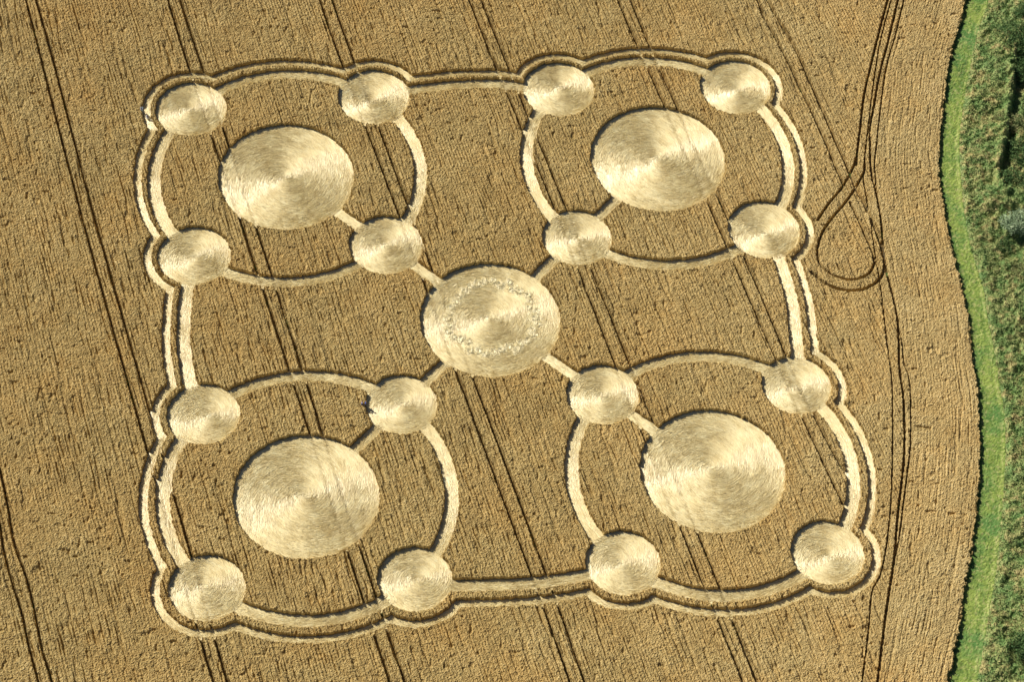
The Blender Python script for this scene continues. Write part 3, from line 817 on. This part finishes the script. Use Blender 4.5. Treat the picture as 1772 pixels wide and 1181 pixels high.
def person(px, py, zc, face, pose, top, bottom, label, short=True):
    c = W(px, py, zc)[0]
    r = bpy.data.objects.new('person', None); link_obj(r)
    r.location = (c[0], c[1], 0.0); r.rotation_euler = (0, 0, face)
    tag(r, label, 'person', 'visitors walking in the flattened paths')
    if pose == 'stand':   # x is forward
        pel = (0, 0, .95); che = (.01, 0, 1.28); nek = (.01, 0, 1.48); hed = (.04, 0, 1.64)
        hips = [(0, s * .10, .90) for s in (1, -1)]; kn = [(.05, .11, .50), (-.02, -.11, .50)]; an = [(.08, .12, .09), (-.12, -.12, .10)]
        toe = [(.22, .13, .04), (.03, -.13, .04)]
        sh = [(0, s * .18, 1.42) for s in (1, -1)]; el = [(.02, .25, 1.15), (-.03, -.25, 1.15)]; wr = [(.16, .24, .93), (.10, -.26, .92)]
        yaw = (.07, 0)
    else:                 # crouching, knees bent and back leaning forward
        pel = (-.15, 0, .42); che = (.05, 0, .72); nek = (.15, 0, .90); hed = (.22, 0, 1.04)
        hips = [(-.12, s * .11, .42) for s in (1, -1)]; kn = [(.25, .16, .52), (.22, -.16, .30)]; an = [(.08, .15, .10), (-.20, -.14, .10)]
        toe = [(.22, .17, .04), (-.05, -.15, .04)]
        sh = [(.11, s * .18, .85) for s in (1, -1)]; el = [(.24, .24, .60), (.28, -.22, .60)]; wr = [(.42, .16, .42), (.44, -.12, .38)]
        yaw = (.06, 0)
    pts = [(*pel, (.13, .16)), (*che, (.12, .16)), (*nek, .058), (*hed, (.085, .10))]; ed = [(0, 1), (1, 2), (2, 3)]
    pts.append((hed[0] + .02, 0, hed[2] + .08, (.075, .085))); ed.append((3, 4))
    pts.append((hed[0] + .105, 0, hed[2] - .005, .018)); ed.append((3, 5))       # nose
    for i in range(2):
        b = len(pts)
        pts += [(*hips[i], .085), (*kn[i], .058), (*an[i], .040), (*toe[i], .036)]; ed += [(0, b), (b, b + 1), (b + 1, b + 2), (b + 2, b + 3)]
        b = len(pts)
        pts += [(*sh[i], .055), (*el[i], .040), (*wr[i], .028)]; ed += [(1, b), (b, b + 1), (b + 1, b + 2)]
        w_ = np.array(wr[i]); d = w_ - np.array(el[i]); d /= np.linalg.norm(d); sd = np.cross(d, [0, 1 if i == 0 else -1, 0]); sd /= np.linalg.norm(sd)
        palm = len(pts); pts.append((*(w_ + d * .075), (.030, .018))); ed.append((b + 2, palm))
        for k, ln in enumerate((.070, .080, .075, .058)):
            o = sd * (k - 1.5) * .021; f = len(pts)
            pts += [(*(w_ + d * .095 + o), .009), (*(w_ + d * (.095 + ln * .6) + o + np.array([.008, 0, 0])), .008), (*(w_ + d * (.095 + ln) + o + np.array([.022, 0, 0])), .007)]
            ed += [(palm, f), (f, f + 1), (f + 1, f + 2)]
        f = len(pts); pts += [(*(w_ + d * .05 + sd * -.045), .010), (*(w_ + d * .09 + sd * -.062), .008)]; ed += [(palm, f), (f, f + 1)]
    skinned('person_body', pts, ed, SKIN, r)
    g = 1.16
    tp = [(*((np.array(pel) * .75 + np.array(che) * .25)), (.15, .18)), (*che, (.14, .185)), (nek[0], 0, nek[2] - .05, .08)]; te = [(0, 1), (1, 2)]
    for i in range(2):
        b = len(tp); e2 = np.array(sh[i]) * .25 + np.array(el[i]) * .75 if short else np.array(wr[i])
        tp += [(*sh[i], .072)] + ([] if short else [(*el[i], .055)]) + [(*e2, .056)]
        te += [(1, b)] + [(j, j + 1) for j in range(b, len(tp) - 1)]
    skinned('shirt', tp, te, top, r)
    tp = [(*pel, (.145, .175))]; te = []
    for i in range(2):
        b = len(tp); tp += [(*hips[i], .105), (*kn[i], .078), (*(np.array(an[i]) + [0, 0, .03]), .060)]; te += [(0, b), (b, b + 1), (b + 1, b + 2)]
    skinned('trousers', tp, te, bottom, r)
    skinned('hair', [(hed[0] - .015, 0, hed[2] + .06, (.10, .105)), (hed[0] - .05, 0, hed[2] - .0, (.085, .09)), (hed[0] + .02, 0, hed[2] + .115, (.07, .08))], [(0, 1), (0, 2)], HAIR, r)
    for s in (1, -1):
        me = bpy.data.meshes.new('shoe'); x, y, z = toe[0 if s == 1 else 1]; ax, ay, az = an[0 if s == 1 else 1]
        skinned('shoe', [(ax - .04, ay, .045, .05), ((x + ax) / 2, (y + ay) / 2, .045, .052), (x + .02, y, .04, .042)], [(0, 1), (1, 2)], SHOE, r)
    return r
SHOE = flat_mat('shoe_leather', (0.09, 0.07, 0.06))
PALEBLUE = flat_mat('pale_blue_cloth', (0.42, 0.62, 0.86)); WHITE = flat_mat('white_cloth', (0.86, 0.90, 0.92))
BLUE = flat_mat('blue_cloth', (0.03, 0.16, 0.62)); LILAC = flat_mat('lilac_cloth', (0.55, 0.55, 0.80)); NAVY = flat_mat('navy_cloth', (0.04, 0.06, 0.14))
person(245.0, 187.5, 1.15, math.radians(-60), 'stand', PALEBLUE, PALEBLUE, 'person in pale blue standing in the border path at its upper left corner')
person(255.2, 201.5, 0.7, math.radians(120), 'crouch', WHITE, WHITE, 'person in white crouching in the border path just below the one in pale blue')
person(632.7, 697.5, 1.2, math.radians(10), 'stand', BLUE, NAVY, 'person in bright blue standing at the shaded left rim of a small flattened circle')
person(626.5, 697.0, 1.3, math.radians(20), 'stand', LILAC, NAVY, 'person in lilac standing in the wheat just left of the one in bright blue')
